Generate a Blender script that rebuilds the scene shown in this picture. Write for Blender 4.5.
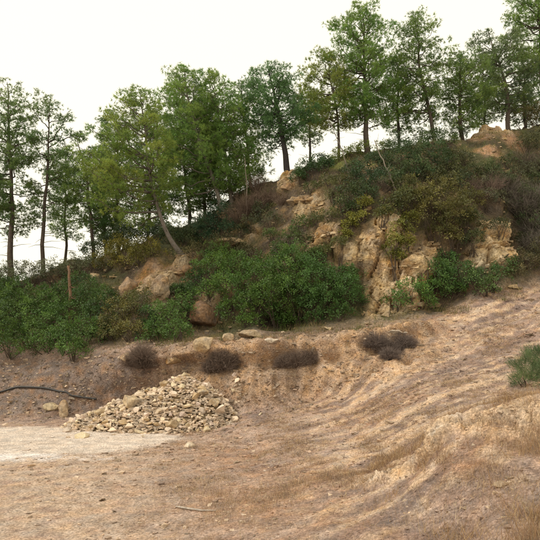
import bpy, math, random
import numpy as np
from mathutils import Vector
from mathutils.bvhtree import BVHTree

# ------------------------------------------------------------------ camera, sky, sun, exposure
scene = bpy.context.scene
for o in list(bpy.data.objects):
    bpy.data.objects.remove(o, do_unlink=True)
COL = scene.collection
F = 560.0                      # focal length in photo pixels
CAMZ = 2.3
PITCH = math.atan(75.0 / F)
cam_data = bpy.data.cameras.new("camera")
cam_data.sensor_width = 36.0
cam_data.lens = 36.0 * F / 540.0
cam_data.clip_end = 3000.0
cam_data.clip_start = 0.05
cam = bpy.data.objects.new("camera", cam_data)
COL.objects.link(cam)
cam.location = (0, 0, CAMZ)
cam.rotation_euler = (math.pi / 2 + PITCH, 0, 0)
scene.camera = cam

SUN_EL, SUN_AZ = math.radians(50), math.radians(258)   # azimuth clockwise from +Y: left of the camera
world = bpy.data.worlds.new("World")
scene.world = world
world.use_nodes = True
wn = world.node_tree
wn.nodes.clear()
w_out = wn.nodes.new("ShaderNodeOutputWorld")
w_bg = wn.nodes.new("ShaderNodeBackground")
w_sky = wn.nodes.new("ShaderNodeTexSky")
w_sky.sky_type = 'NISHITA'
w_sky.sun_disc = False
w_sky.sun_elevation = SUN_EL
w_sky.sun_rotation = SUN_AZ
w_sky.dust_density = 4.0
w_mix = wn.nodes.new("ShaderNodeMixRGB")
w_mix.inputs[0].default_value = 0.9            # an even layer of cloud covers the sky
w_mix.inputs[2].default_value = (10.5, 9.9, 8.1, 1)
w_bg.inputs[1].default_value = 0.1
wn.links.new(w_sky.outputs[0], w_mix.inputs[1])
wn.links.new(w_mix.outputs[0], w_bg.inputs[0])
wn.links.new(w_bg.outputs[0], w_out.inputs[0])

sun_data = bpy.data.lights.new("sun", 'SUN')
sun_data.energy = 1.5
sun_data.angle = math.radians(14)
sun_data.color = (1.0, 0.95, 0.86)
sun = bpy.data.objects.new("sun", sun_data)
COL.objects.link(sun)
sdir = Vector((math.sin(SUN_AZ) * math.cos(SUN_EL), math.cos(SUN_AZ) * math.cos(SUN_EL), math.sin(SUN_EL)))
sun.rotation_euler = sdir.to_track_quat('Z', 'Y').to_euler()
sun.location = (-10, -10, 30)

scene.view_settings.view_transform = 'Standard'
scene.view_settings.look = 'None'
scene.view_settings.exposure = 0.35
scene.view_settings.gamma = 1.0
scene.view_settings.use_curve_mapping = False

# ------------------------------------------------------------------ numeric helpers
rng = np.random.default_rng(11)
random.seed(11)

def ray(px, py):
    cx, cy = (px - 270.0) / F, (270.0 - py) / F
    c, s = math.cos(PITCH), math.sin(PITCH)
    return cx, c - cy * s, s + cy * c

def at(px, py, Y):
    x, y, z = ray(px, py)
    return np.array((x / y * Y, Y, CAMZ + z / y * Y))

def at_z(px, py, z):
    x, y, zz = ray(px, py)
    t = (z - CAMZ) / zz
    return np.array((x * t, y * t, z))

def pixel_of(P):
    c, s = math.cos(PITCH), math.sin(PITCH)
    dz = P[:, 2] - CAMZ
    fwd = P[:, 1] * c + dz * s
    up = -P[:, 1] * s + dz * c
    return 270 + F * P[:, 0] / fwd, 270 - F * up / fwd

def _hash(ix, iy, iz):
    h = (ix * 374761393 + iy * 668265263 + iz * 2147483647 + 1013904223) & 0xffffffff
    h = ((h ^ (h >> 13)) * 1274126177) & 0xffffffff
    h = ((h ^ (h >> 16)) * 2246822519) & 0xffffffff
    return (h ^ (h >> 15)) & 0xffffffff

def noise(P, scale=1.0, seed=0):
    Q = np.asarray(P, float) * scale + seed * 17.31
    I = np.floor(Q).astype(np.int64)
    f = Q - I
    u = f * f * f * (f * (f * 6 - 15) + 10)
    out = np.zeros(len(Q))
    for dx in (0, 1):
        for dy in (0, 1):
            for dz in (0, 1):
                h = _hash(I[:, 0] + dx, I[:, 1] + dy, I[:, 2] + dz)
                gx = ((h & 1023) / 511.5) - 1
                gy = (((h >> 10) & 1023) / 511.5) - 1
                gz = (((h >> 20) & 1023) / 511.5) - 1
                d = gx * (f[:, 0] - dx) + gy * (f[:, 1] - dy) + gz * (f[:, 2] - dz)
                w = (u[:, 0] if dx else 1 - u[:, 0]) * (u[:, 1] if dy else 1 - u[:, 1]) * (u[:, 2] if dz else 1 - u[:, 2])
                out += w * d
    return out

def fbm(P, scale=1.0, octaves=4, seed=0, gain=0.5):
    a, out = 1.0, 0
    for k in range(octaves):
        out = out + a * noise(P, scale * 2 ** k, seed + k)
        a *= gain
    return out

def ridged(P, scale=1.0, octaves=3, seed=0):
    a, out = 1.0, 0
    for k in range(octaves):
        out = out + a * (1 - 2 * np.abs(noise(P, scale * 2 ** k, seed + k)))
        a *= 0.5
    return out

def cells(P, scale, seed=0, edge=False):
    """cellular noise: distance to the nearest feature point (or gap to the next one) and a random per cell"""
    Q = np.asarray(P, float) * scale + seed * 9.7
    I = np.floor(Q).astype(np.int64)
    best = np.full(len(Q), 9.0); second = np.full(len(Q), 9.0); rid = np.zeros(len(Q))
    for dx in (-1, 0, 1):
        for dy in (-1, 0, 1):
            for dz in (-1, 0, 1):
                J = I + np.array((dx, dy, dz))
                h = _hash(J[:, 0], J[:, 1], J[:, 2])
                pt = J + np.stack(((h & 1023) / 1023.0, ((h >> 10) & 1023) / 1023.0, ((h >> 20) & 1023) / 1023.0), 1)
                d = np.sqrt(((Q - pt) ** 2).sum(1))
                nb = d < best
                second = np.where(nb, best, np.minimum(second, d))
                rid = np.where(nb, ((h >> 5) & 4095) / 4095.0, rid)
                best = np.where(nb, d, best)
    return best, second - best, rid

def sstep(a, b, x):
    t = np.clip((x - a) / (b - a), 0, 1)
    return t * t * (3 - 2 * t)

def lerp(a, b, t):
    return a + (b - a) * t

def unit(v):
    return v / np.maximum(np.linalg.norm(v, axis=-1, keepdims=True), 1e-9)

def pchip(x, y, xq):
    """monotone cubic interpolation; y may be (n, k)"""
    x = np.asarray(x, float); y = np.asarray(y, float)
    if y.ndim == 1: y = y[:, None]
    h = np.diff(x)[:, None]
    d = np.diff(y, axis=0) / h
    m = np.zeros_like(y)
    m[0], m[-1] = d[0], d[-1]
    if len(x) > 2:
        w1 = 2 * h[1:] + h[:-1]; w2 = h[1:] + 2 * h[:-1]
        same = d[:-1] * d[1:] > 0
        with np.errstate(divide='ignore', invalid='ignore'):
            hm = (w1 + w2) / (w1 / d[:-1] + w2 / d[1:])
        m[1:-1] = np.where(same, hm, 0)
    k = np.clip(np.searchsorted(x, xq, side='right') - 1, 0, len(x) - 2)
    hh = h[k]; t = ((xq - x[k])[:, None]) / hh
    t2, t3 = t * t, t * t * t
    return (2 * t3 - 3 * t2 + 1) * y[k] + (t3 - 2 * t2 + t) * hh * m[k] + (-2 * t3 + 3 * t2) * y[k + 1] + (t3 - t2) * hh * m[k + 1]

# ------------------------------------------------------------------ mesh and object helpers
def mesh_from(name, verts, faces, col=None, smooth=False):
    """faces: (n,3) or (n,4) array; col: (nverts,3) albedo"""
    verts = np.ascontiguousarray(verts, np.float32); faces = np.ascontiguousarray(faces, np.int32)
    me = bpy.data.meshes.new(name)
    n, k = faces.shape
    me.vertices.add(len(verts)); me.vertices.foreach_set("co", verts.ravel())
    me.loops.add(n * k); me.loops.foreach_set("vertex_index", faces.ravel())
    me.polygons.add(n)
    me.polygons.foreach_set("loop_start", np.arange(0, n * k, k, dtype=np.int32))
    me.polygons.foreach_set("loop_total", np.full(n, k, np.int32))
    me.polygons.foreach_set("use_smooth", np.full(n, smooth, bool))
    if col is not None:
        a = me.color_attributes.new("Col", 'FLOAT_COLOR', 'POINT')
        c = np.ones((len(verts), 4), np.float32); c[:, :3] = col
        a.data.foreach_set("color", c.ravel())
    me.update()
    me.validate()
    return me

def add(name, me, mat, parent=None, loc=None):
    o = bpy.data.objects.new(name, me)
    COL.objects.link(o)
    if me is not None and mat is not None and not me.materials:
        me.materials.append(mat)
    if parent is not None: o.parent = parent
    if loc is not None: o.location = loc
    return o

def tag(o, label=None, cat=None, group=None, kind=None):
    if label: o["label"] = label
    if cat: o["category"] = cat
    if group: o["group"] = group
    if kind: o["kind"] = kind
    return o

def empty(name, loc, label, cat, group=None):
    o = bpy.data.objects.new(name, None)
    COL.objects.link(o); o.location = loc; o.empty_display_size = 0.2
    return tag(o, label, cat, group)

class Geo:
    """collects triangles and quads-as-triangles with colours"""
    def __init__(self): self.v, self.f, self.c, self.n = [], [], [], 0
    def put(self, v, f, c):
        v = np.asarray(v, float); f = np.asarray(f, int)
        c = np.broadcast_to(np.asarray(c, float), (len(v), 3))
        self.v.append(v); self.f.append(f + self.n); self.c.append(c); self.n += len(v)
    def tube(self, pts, rad, col, sides=6):
        pts = np.asarray(pts, float); n = len(pts)
        rad = np.broadcast_to(np.asarray(rad, float), (n,))
        tan = unit(np.gradient(pts, axis=0))
        ref = np.array((0, 0, 1.0)) if abs(tan[:, 2]).mean() < 0.8 else np.array((1.0, 0, 0))
        a = unit(np.cross(tan, ref)); b = np.cross(tan, a)
        th = np.linspace(0, 2 * np.pi, sides, endpoint=False)
        ring = pts[:, None] + rad[:, None, None] * (np.cos(th)[None, :, None] * a[:, None] + np.sin(th)[None, :, None] * b[:, None])
        v = ring.reshape(-1, 3)
        i = np.arange(n - 1)[:, None] * sides; j = np.arange(sides)[None]; k = (j + 1) % sides
        q = np.stack((i + j, i + k, i + k + sides, i + j + sides), -1).reshape(-1, 4)
        tri = np.concatenate((q[:, [0, 1, 2]], q[:, [0, 2, 3]]))
        v = np.concatenate((v, pts[-1:] + tan[-1:] * rad[-1], pts[:1]))
        e = len(v) - 2; j = np.arange(sides)
        tri = np.concatenate((tri, np.stack(((n - 1) * sides + j, (n - 1) * sides + (j + 1) % sides, np.full(sides, e)), 1),
                              np.stack(((j + 1) % sides, j, np.full(sides, e + 1)), 1)))
        self.put(v, tri, col)
    def needles(self, base, direction, length, width, col):
        """one thin triangle for each needle, twig or blade"""
        n = len(base)
        if n == 0: return
        side = unit(np.cross(direction, rng.normal(size=(n, 3))))
        L = np.broadcast_to(np.asarray(length, float), (n,))[:, None]
        W = np.broadcast_to(np.asarray(width, float), (n,))[:, None]
        v = np.stack((base - side * W / 2, base + side * W / 2, base + direction * L), 1).reshape(-1, 3)
        f = np.arange(3 * n).reshape(-1, 3)
        self.put(v, f, np.repeat(np.broadcast_to(col, (n, 3)), 3, 0))
    def leaves(self, base, direction, normal, length, width, col):
        """a leaf of two triangles folded a little along its rib"""
        n = len(base)
        if n == 0: return
        side = unit(np.cross(direction, normal))
        nr = np.cross(side, direction)
        L = np.broadcast_to(np.asarray(length, float), (n,))[:, None]
        W = np.broadcast_to(np.asarray(width, float), (n,))[:, None]
        mid = base + direction * L * 0.5
        v = np.stack((base, mid + side * W / 2 + nr * W * 0.18, base + direction * L, mid - side * W / 2 + nr * W * 0.18), 1).reshape(-1, 3)
        k = np.arange(n)[:, None] * 4
        f = np.concatenate((k + np.array([[0, 1, 2]]), k + np.array([[0, 2, 3]])))
        self.put(v, f, np.repeat(np.broadcast_to(col, (n, 3)), 4, 0))
    def mesh(self, name, origin=(0, 0, 0), smooth=False):
        v = np.concatenate(self.v) - np.asarray(origin, float)
        return mesh_from(name, v, np.concatenate(self.f), np.clip(np.concatenate(self.c), 0, 1), smooth)

def rand_dirs(n):
    return unit(rng.normal(size=(n, 3)))

# ------------------------------------------------------------------ materials
def nodes_of(name):
    m = bpy.data.materials.new(name); m.use_nodes = True
    nt = m.node_tree; nt.nodes.clear()
    out = nt.nodes.new("ShaderNodeOutputMaterial")
    return m, nt, out

def earth_material(name, fine=28.0, coarse=4.0, bump=0.5, contrast=0.5, dist=0.02, rough=0.95, grains=0.12):
    """albedo zones from the Col attribute, grain and fine relief from noise"""
    m, nt, out = nodes_of(name)
    N, L = nt.nodes.new, nt.links.new
    bs = N("ShaderNodeBsdfPrincipled"); bs.inputs["Roughness"].default_value = rough
    bs.inputs["Specular IOR Level"].default_value = 0.15
    at_ = N("ShaderNodeAttribute"); at_.attribute_name = "Col"
    tc = N("ShaderNodeTexCoord")
    n1 = N("ShaderNodeTexNoise"); n1.inputs["Scale"].default_value = fine; n1.inputs["Detail"].default_value = 6; n1.inputs["Roughness"].default_value = 0.7
    n2 = N("ShaderNodeTexNoise"); n2.inputs["Scale"].default_value = coarse; n2.inputs["Detail"].default_value = 5; n2.inputs["Roughness"].default_value = 0.65
    vo = N("ShaderNodeTexVoronoi"); vo.inputs["Scale"].default_value = fine * 0.9
    for n in (n1, n2, vo): L(tc.outputs["Object"], n.inputs["Vector"])
    def ramp(src, lo, hi, a, b):
        r = N("ShaderNodeMapRange"); r.inputs[1].default_value = a; r.inputs[2].default_value = b
        r.inputs[3].default_value = lo; r.inputs[4].default_value = hi; L(src, r.inputs[0]); return r.outputs[0]
    f1 = ramp(n1.outputs["Fac"], 1 - contrast, 1 + contrast, 0.3, 0.7)
    f2 = ramp(n2.outputs["Fac"], 1 - contrast * 0.6, 1 + contrast * 0.6, 0.3, 0.7)
    mu = N("ShaderNodeMath"); mu.operation = 'MULTIPLY'; L(f1, mu.inputs[0]); L(f2, mu.inputs[1])
    v2 = N("ShaderNodeTexVoronoi"); v2.inputs["Scale"].default_value = fine * 2.2; L(tc.outputs["Object"], v2.inputs["Vector"])
    sx = N("ShaderNodeSeparateColor"); L(v2.outputs["Color"], sx.inputs[0])
    m2 = N("ShaderNodeMath"); m2.operation = 'MULTIPLY'; L(mu.outputs[0], m2.inputs[0]); L(ramp(sx.outputs[0], 1 - grains, 1 + grains, 0, 1), m2.inputs[1])
    sp = N("ShaderNodeVectorMath"); sp.operation = 'SCALE'; L(at_.outputs["Color"], sp.inputs[0]); L(m2.outputs[0], sp.inputs["Scale"])
    # single grains tinted paler or greyer
    hs = N("ShaderNodeHueSaturation"); L(sp.outputs[0], hs.inputs["Color"])
    L(ramp(n2.outputs["Color"], 0.75, 1.2, 0.35, 0.65), hs.inputs["Saturation"])
    L(hs.outputs[0], bs.inputs["Base Color"])
    ad = N("ShaderNodeMath"); ad.operation = 'MULTIPLY_ADD'; L(vo.outputs["Distance"], ad.inputs[0]); ad.inputs[1].default_value = -0.6; L(n1.outputs["Fac"], ad.inputs[2])
    bp = N("ShaderNodeBump"); bp.inputs["Strength"].default_value = bump; bp.inputs["Distance"].default_value = dist
    L(ad.outputs[0], bp.inputs["Height"]); L(bp.outputs[0], bs.inputs["Normal"])
    L(bs.outputs[0], out.inputs[0])
    return m

def plant_material(name, translucent=0.25, rough=0.55, spec=0.25):
    m, nt, out = nodes_of(name)
    N, L = nt.nodes.new, nt.links.new
    at_ = N("ShaderNodeAttribute"); at_.attribute_name = "Col"
    bs = N("ShaderNodeBsdfPrincipled"); bs.inputs["Roughness"].default_value = rough
    bs.inputs["Specular IOR Level"].default_value = spec
    L(at_.outputs["Color"], bs.inputs["Base Color"])
    if translucent > 0:
        tr = N("ShaderNodeBsdfTranslucent"); mx = N("ShaderNodeMixShader"); mx.inputs[0].default_value = translucent
        hs = N("ShaderNodeHueSaturation"); hs.inputs["Value"].default_value = 1.3; hs.inputs["Hue"].default_value = 0.49
        L(at_.outputs["Color"], hs.inputs["Color"]); L(hs.outputs[0], tr.inputs[0])
        L(bs.outputs[0], mx.inputs[1]); L(tr.outputs[0], mx.inputs[2]); L(mx.outputs[0], out.inputs[0])
    else:
        L(bs.outputs[0], out.inputs[0])
    return m

M_EARTH = earth_material("earth", fine=24, coarse=3.2, bump=0.9, contrast=0.48, dist=0.035, grains=0.22)
M_SOIL = earth_material("hill_soil", fine=14, coarse=2.0, bump=0.8, contrast=0.5, dist=0.05)
M_ROCK = earth_material("rock", fine=9, coarse=2.2, bump=0.8, contrast=0.32, dist=0.05, rough=0.9)
M_STONE = earth_material("stone", fine=16, coarse=5.0, bump=0.5, contrast=0.22, dist=0.015, rough=0.9)
M_NEEDLE = plant_material("pine_needles", 0.5)
M_LEAF = plant_material("leaves", 0.2, rough=0.45, spec=0.35)
M_DRY = plant_material("dry_stems", 0.1, rough=0.8, spec=0.1)
M_BARK = earth_material("bark", fine=22, coarse=6, bump=0.9, contrast=0.35, dist=0.02)

# ------------------------------------------------------------------ terrain: profiles read per column, foot to crest
# each profile: nodes 1..8 as (row, distance) or (row, None, height): near ground, yard, bank foot, bank top, ledge, cliff, crest
def Z(row, z): return ('z', row, z)
PROF = [
 (-420, [Z(545,0), Z(500,0), Z(450,0), Z(420,0), (372,19.5), (330,22.5), (290,26), (268,28.5)]),
 (-200, [Z(545,0), Z(500,0), Z(450,0), Z(421,0), (374,19.8), (332,22.5), (294,25.5), (274,28)]),
 (0,   [Z(545,0), Z(500,0), Z(450,0), Z(421,0), (370,20.0), (332,22.5), (296,25.5), (280,27.8)]),
 (60,  [Z(545,0), Z(500,0), Z(450,0), Z(419,0), (368,19.6), (338,21.6), (292,25.2), (270,27.8)]),
 (110, [Z(545,.03), Z(500,0), Z(450,0), Z(417,0), (362,19.0), (338,20.8), (286,24.5), (256,28)]),
 (160, [Z(545,.08), Z(500,.03), Z(450,0), Z(412,.08), (356,18.6), (337,20.4), (284,23.0), (240,28)]),
 (200, [Z(545,.15), Z(500,.08), Z(450,0), Z(412,.2), (350,18.3), (333,20.6), (270,24.0), (224,29)]),
 (250, [Z(545,.25), Z(500,.15), Z(450,.06), (410,16.9), (347,18.1), (332,20.4), (228,26.0), (187,29.5)]),
 (300, [Z(545,.35), Z(490,.27), Z(445,.24), (402,17.1), (345,18.0), (326,20.4), (216,23.6), (172,28.5)]),
 (350, [Z(545,.42), Z(486,.46), Z(446,.36), (394,16.5), (340,18.0), (320,20.4), (214,22.4), (156,28.5)]),
 (400, [Z(545,.52), (459,8.0), (452,9.4), (382,15.3), (334,18.3), (319,20.1), (208,21.9), (150,28)]),
 (450, [Z(545,.62), (424,7.6), (426,9.6), (370,15.0), (322,19.0), (304,20.6), (212,22.6), (144,29)]),
 (490, [(545,4.7), (408,7.6), (417,9.8), (360,15.0), (312,19.3), (284,20.9), (218,22.3), (138,30)]),
 (540, [(545,4.4), (396,7.6), (408,10.0), (350,15.0), (300,19.8), (276,21.6), (200,25.5), (126,32)]),
 (680, [(545,4.2), (388,7.6), (372,10.5), (312,15.0), (256,20.0), (232,22.0), (150,26.5), (92,33)]),
 (900, [(545,4.2), (390,7.0), (345,10.5), (280,15.0), (220,20.0), (200,22.0), (120,26.5), (70,33)]),
]
PX = [p for p, _ in PROF]
NODES = []
for px, nodes in PROF:
    row = []
    pts = [at_z(px, n[1], n[2]) if n[0] == 'z' else at(px, n[0], n[1]) for n in nodes]
    p1 = pts[0]
    t = (px - 270) / F
    row.append(np.array((t * 14.0, -14.0, lerp(p1[2], 0.5, 0.6) if px < 450 else 0.8)))
    row.append(np.array((t * 6.5, 0.0, 0.62 if px > 200 else 0.35)))
    row += pts
    c = pts[-1]
    for k, (dy, dz, sc) in enumerate(((5, -0.4, 1.0), (20, -3.5, 1.0), (90, -9.0, 1.0), (900, -14.0, 1.0))):
        y = c[1] + dy
        row.append(np.array((c[0] * (y / c[1]), y, c[2] + dz)))
    NODES.append(row)
NODES = np.array(NODES)                       # columns x nodes x 3
NN = NODES.shape[1]
# node index: 0 back, 1 under camera, 2..9 = profile nodes 1..8 (5 bank foot, 6 bank top, 7 ledge, 8 cliff, 9 crest), 10.. behind
def terr_smooth(px, v):
    px = np.atleast_1d(np.asarray(px, float)); v = np.atleast_1d(np.asarray(v, float))
    out = np.zeros((len(px), 3))
    upx = np.unique(px)
    prof = pchip(PX, NODES.reshape(len(PX), -1), upx).reshape(len(upx), NN, 3)
    for i, u in enumerate(upx):
        s = px == u
        out[s] = pchip(np.arange(NN), prof[i], v[s])
    return out

us = np.concatenate((np.arange(-420, -20, 8), np.arange(-20, 560, 1.7), np.arange(560, 901, 8)))
vs = np.concatenate((np.linspace(0, 1, 10, endpoint=False), np.linspace(1, 2, 16, endpoint=False), np.linspace(2, 5, 175, endpoint=False),
                     np.linspace(5, 7, 75, endpoint=False), np.linspace(7, 9, 120, endpoint=False), np.linspace(9, 10, 12, endpoint=False),
                     np.linspace(10, 13, 22)))
NU, NV = len(us), len(vs)
cols = pchip(PX, NODES.reshape(len(PX), -1), us).reshape(NU, NN, 3)
P = np.stack([pchip(np.arange(NN), cols[i], vs) for i in range(NU)])      # NU x NV x 3
UU, VV = np.meshgrid(us, vs, indexing='ij')
def grid_normals(P):
    du = np.gradient(P, axis=0); dv = np.gradient(P, axis=1)
    n = unit(np.cross(du, dv))
    return n
Nn = grid_normals(P)
flat = P.reshape(-1, 3).copy(); nrm = Nn.reshape(-1, 3)
uu, vv = UU.ravel(), VV.ravel()

def blob(points_rad):
    """soft mask around world points found where the photo's pixels meet the land"""
    m = np.zeros(len(flat))
    for (px, py, r, w) in points_rad:
        c = ground_smooth(px, py)
        rr = r / F * c[1]
        d = np.linalg.norm(flat - c, axis=1)
        m = np.maximum(m, w * (1 - sstep(rr * 0.45, rr * 1.25, d)))
    return m

coarse_f = []
ci = np.arange(0, NU, 3); cj = np.arange(0, NV, 2)
Pc = P[np.ix_(ci, cj)]; nc, mc = len(ci), len(cj)
idx = np.arange(nc * mc).reshape(nc, mc)
quads = np.stack((idx[:-1, :-1], idx[1:, :-1], idx[1:, 1:], idx[:-1, 1:]), -1).reshape(-1, 4)
bvh_smooth = BVHTree.FromPolygons(Pc.reshape(-1, 3).tolist(), quads.tolist())
def ground_smooth(px, py):
    h = bvh_smooth.ray_cast(Vector((0, 0, CAMZ)), Vector(ray(px, py)).normalized())
    return np.array(h[0]) if h[0] is not None else terr_smooth(px, 9.0)[0]

# masks
hill = sstep(6.6, 7.2, vv)                                   # above the ledge
bank = sstep(4.9, 5.35, vv) * (1 - sstep(6.1, 6.6, vv)) * sstep(-600, -300, uu)
bank_face = bank * sstep(120, 200, uu) * (1 - sstep(400, 470, uu))
ramp_m = sstep(230, 380, uu) * (1 - sstep(6.4, 7.0, vv)) * sstep(1.5, 2.5, vv)
rockm = blob([(310,205,22,.9), (325,235,24,.9), (290,185,18,1), (345,255,20,1), (385,250,24,1), (395,285,24,1), (382,305,16,1), (415,265,18,.9),
              (490,245,16,1), (492,262,14,1), (160,280,18,1), (185,265,14,.9), (140,290,12,.8), (225,215,16,.8), (250,235,14,.7),
              (440,436,26,1), (462,422,34,1), (500,424,40,1), (530,418,38,1), (545,430,30,1), (405,464,28,1), (375,480,20,1), (428,450,24,.9), (480,130,16,.7), (500,135,14,.7), (210,305,16,.8)])
rockm = np.maximum(rockm, blob([(372,240,18,1), (388,226,20,1), (428,270,14,1), (432,250,12,1), (378,265,20,1), (400,262,24,1), (412,300,16,1), (384,285,22,1), (392,300,20,1), (414,278,18,1), (424,258,16,.9), (404,240,16,.9), (375,318,10,1), (480,255,14,1), (494,234,14,1), (500,258,12,1), (485,240,14,1), (474,262,10,1)]))
rockm = np.clip(rockm + np.where(vv < 6.5, 1.1, .35) * fbm(flat, 1.6, 4, 3) * sstep(.05, .4, rockm) - np.where(vv < 6.5, .12, 0) * (rockm > 0), 0, 1)

# relief
d = np.zeros(len(flat))
near = 1 - sstep(9.5, 11, vv)
yard = (1 - sstep(130, 330, uu)) * (1 - sstep(4.8, 5.1, vv))
d += near * (1 - yard * 0.85) * (0.10 * fbm(flat, 0.55, 3, 1) + 0.05 * fbm(flat, 2.2, 4, 2))
d += near * yard * 0.018 * fbm(flat, 1.2, 4, 21)
d += hill * near * (0.55 * fbm(flat, 0.42, 4, 5) + 0.12 * fbm(flat, 2.4, 3, 6))
# worn runnels down the face of the bank
run = ridged(flat * np.array((1, 0.35, 0.12)), 1.5, 3, 8)
d += bank_face * (0.20 * run - 0.1 + 0.10 * fbm(flat, 1.3, 3, 9))
d += bank * (1 - bank_face) * 0.12 * fbm(flat, 1.6, 4, 10)
# soft lip under the turf edge, undercut below
d += bank_face * (0.22 * np.exp(-((vv - 5.95) / .07) ** 2) - 0.62 * np.exp(-((vv - 5.72) / .13) ** 2)) * (0.7 + 1.2 * fbm(flat, .8, 2, 12))
# rock: strata, blocks, cracks
b1, e1, r1 = cells(flat * np.array((1, 1, .5)) + 0.25 * fbm(flat, 1.2, 2, 4)[:, None], 1.0, 2)
b2, e2, r2 = cells(flat * np.array((1, 1, .6)) + .08 * fbm(flat, 3, 2, 7)[:, None], 2.4, 5)
rock_d = 0.42 * (r1 - 0.4) - 0.30 * (1 - sstep(0, .10, e1)) + 0.09 * (r2 - .5) - 0.05 * (1 - sstep(0, .1, e2)) + 0.04 * ridged(flat, 2.5, 3, 14) + 0.30 * ridged(flat * np.array((1, .5, .22)), 1.1, 3, 16) - .16
b3, e3, r3 = cells(flat * np.array((1, 1, 1.6)), 5.5, 8)
near_d = .10 * (r2 - .4) - .05 * (1 - sstep(0, .12, e2)) + .06 * (r3 - .5) - .035 * (1 - sstep(0, .15, e3)) + .05 * ridged(flat, 4, 3, 15)
d += rockm * np.where(vv < 6.5, near_d, rock_d)
# cut face below the lip of the near mound
d += sstep(425, 470, uu) * (0.05 * np.exp(-((vv - 2.98) / .03) ** 2) - .16 * np.exp(-((vv - 2.86) / .07) ** 2)) * (.6 + fbm(flat, 2.0, 3, 17))
# wheel ruts climbing the slope
ra, rb = ground_smooth(250, 440), ground_smooth(430, 368)
rd = (rb - ra)[:2]; rd /= np.linalg.norm(rd)
wr = (flat[:, 0] - ra[0]) * (-rd[1]) + (flat[:, 1] - ra[1]) * rd[0]
al = (flat[:, 0] - ra[0]) * rd[0] + (flat[:, 1] - ra[1]) * rd[1]
wq = np.stack((wr + 0.16 * noise(flat, 0.3, 31) + .05 * noise(flat, 1.7, 32), al * 0.06, np.zeros(len(wr))), 1)
rut = ridged(wq, 1.5, 3, 33)
streak = .8 * noise(wq, 1.3, 35) + .7 * noise(wq, 3.1, 36) + .45 * noise(wq, 7.0, 37)
streak = streak * (.4 + 1.2 * sstep(-.2, .35, noise(flat, .5, 38)))
d += ramp_m * (0.014 * streak + .05 * fbm(flat, 2.8, 3, 39) * sstep(.1, -.2, streak)) * sstep(3.0, 3.6, vv)
d += ramp_m * 0.025 * (rut - 0.6) * (1 - rockm) * sstep(3.0, 3.6, vv)
flat = flat + nrm * d[:, None]
# dark hollow under the thicket at the foot of the right-hand cliff
hc = ground_smooth(513, 236)
hd = np.linalg.norm((flat - hc) * np.array((1.6, 0.6, 0.8)), axis=1)
flat[:, 1] += 1.5 * (1 - sstep(0.35, 0.95, hd))

hc = ground_smooth(283, 323)
hd = np.linalg.norm((flat - hc) * np.array((.8, .6, 1.2)), axis=1)
flat[:, 1] += .9 * (1 - sstep(0.3, 0.9, hd))
# colour zones (albedo)
def C(r, g, b): return np.array((r, g, b))
def mixc(a, b, t): return a + (b - a) * np.clip(t, 0, 1)[:, None]
n_a = fbm(flat, 0.9, 4, 41); n_b = fbm(flat, 3.0, 4, 42); n_c = fbm(flat, 0.35, 3, 43); n_d = fbm(flat, 7.0, 3, 44)
tan = C(.50, .365, .235); straw = C(.34, .20, .11); litter = C(.20, .148, .122); pale = C(.62, .50, .34); greyb = C(.125, .098, .08)
col = np.tile(C(.385, .275, .2), (len(flat), 1))
col = mixc(col, litter, sstep(0.0, .45, n_a + .6 * n_b) * .8)
col = mixc(col, C(.36, .215, .125), sstep(-.1, .3, n_c + .35 * n_b) * .55 * np.clip(ramp_m + sstep(120, 260, uu) * (vv < 4.5), 0, 1))
col = mixc(col, tan * 1.1, ramp_m * sstep(.0, .36, streak + .7 * n_b + .08) * .9)
col = mixc(col, litter * .85, ramp_m * sstep(.0, -.45, streak + .8 * n_b) * .55)
# flat yard of pale clay, and its drier whitish rim
yc = at_z(45, 440, 0)
yd = np.hypot((flat[:, 0] - yc[0] + 1.2) / 4.6, (flat[:, 1] - yc[1]) / 2.35) + 0.16 * fbm(flat, .8, 3, 51) + .05 * n_b
ym = (1 - sstep(.88, 1.02, yd)) * (flat[:, 1] < 17.6)
col = mixc(col, C(.62, .53, .425), ym * .95)
wc = at_z(20, 458, 0)
wd = np.hypot((flat[:, 0] - wc[0]) / 2.4, (flat[:, 1] - wc[1]) / .55) + .3 * fbm(flat, 1.5, 3, 52)
col = mixc(col, C(.76, .72, .66), (1 - sstep(.5, 1.05, wd)) * .8)
wc = at_z(175, 428, 0)
wd = np.hypot((flat[:, 0] - wc[0]) / 1.5, (flat[:, 1] - wc[1]) / .35) + .3 * fbm(flat, 1.5, 3, 53)
col = mixc(col, C(.66, .55, .42), (1 - sstep(.5, 1.05, wd)) * .7)
fl = (1 - sstep(60, 260, uu)) * (vv < 4.6) * (1 - ym)
col = mixc(col, C(.50, .38, .265), fl * .85 * sstep(-.6, .2, n_b))
# bank: tan face to the right, dark litter to the left
col = mixc(col, C(.46, .31, .175), bank_face * (.65 + .5 * n_b))
col = mixc(col, greyb * 1.25, bank_face * sstep(.05, .45, n_a) * .4)
lb = bank * (1 - sstep(110, 190, uu))
col = mixc(col, mixc(np.tile(greyb * 1.5, (len(flat), 1)), C(.25, .16, .10), sstep(-.2, .4, n_b)), lb * .95)
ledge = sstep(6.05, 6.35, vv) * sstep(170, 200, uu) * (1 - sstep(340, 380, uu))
col = mixc(col, C(.15, .105, .07), ledge * (.75 + .5 * n_b))  # shade beneath the shrubs put into the brown soil colour of the ledge
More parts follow.
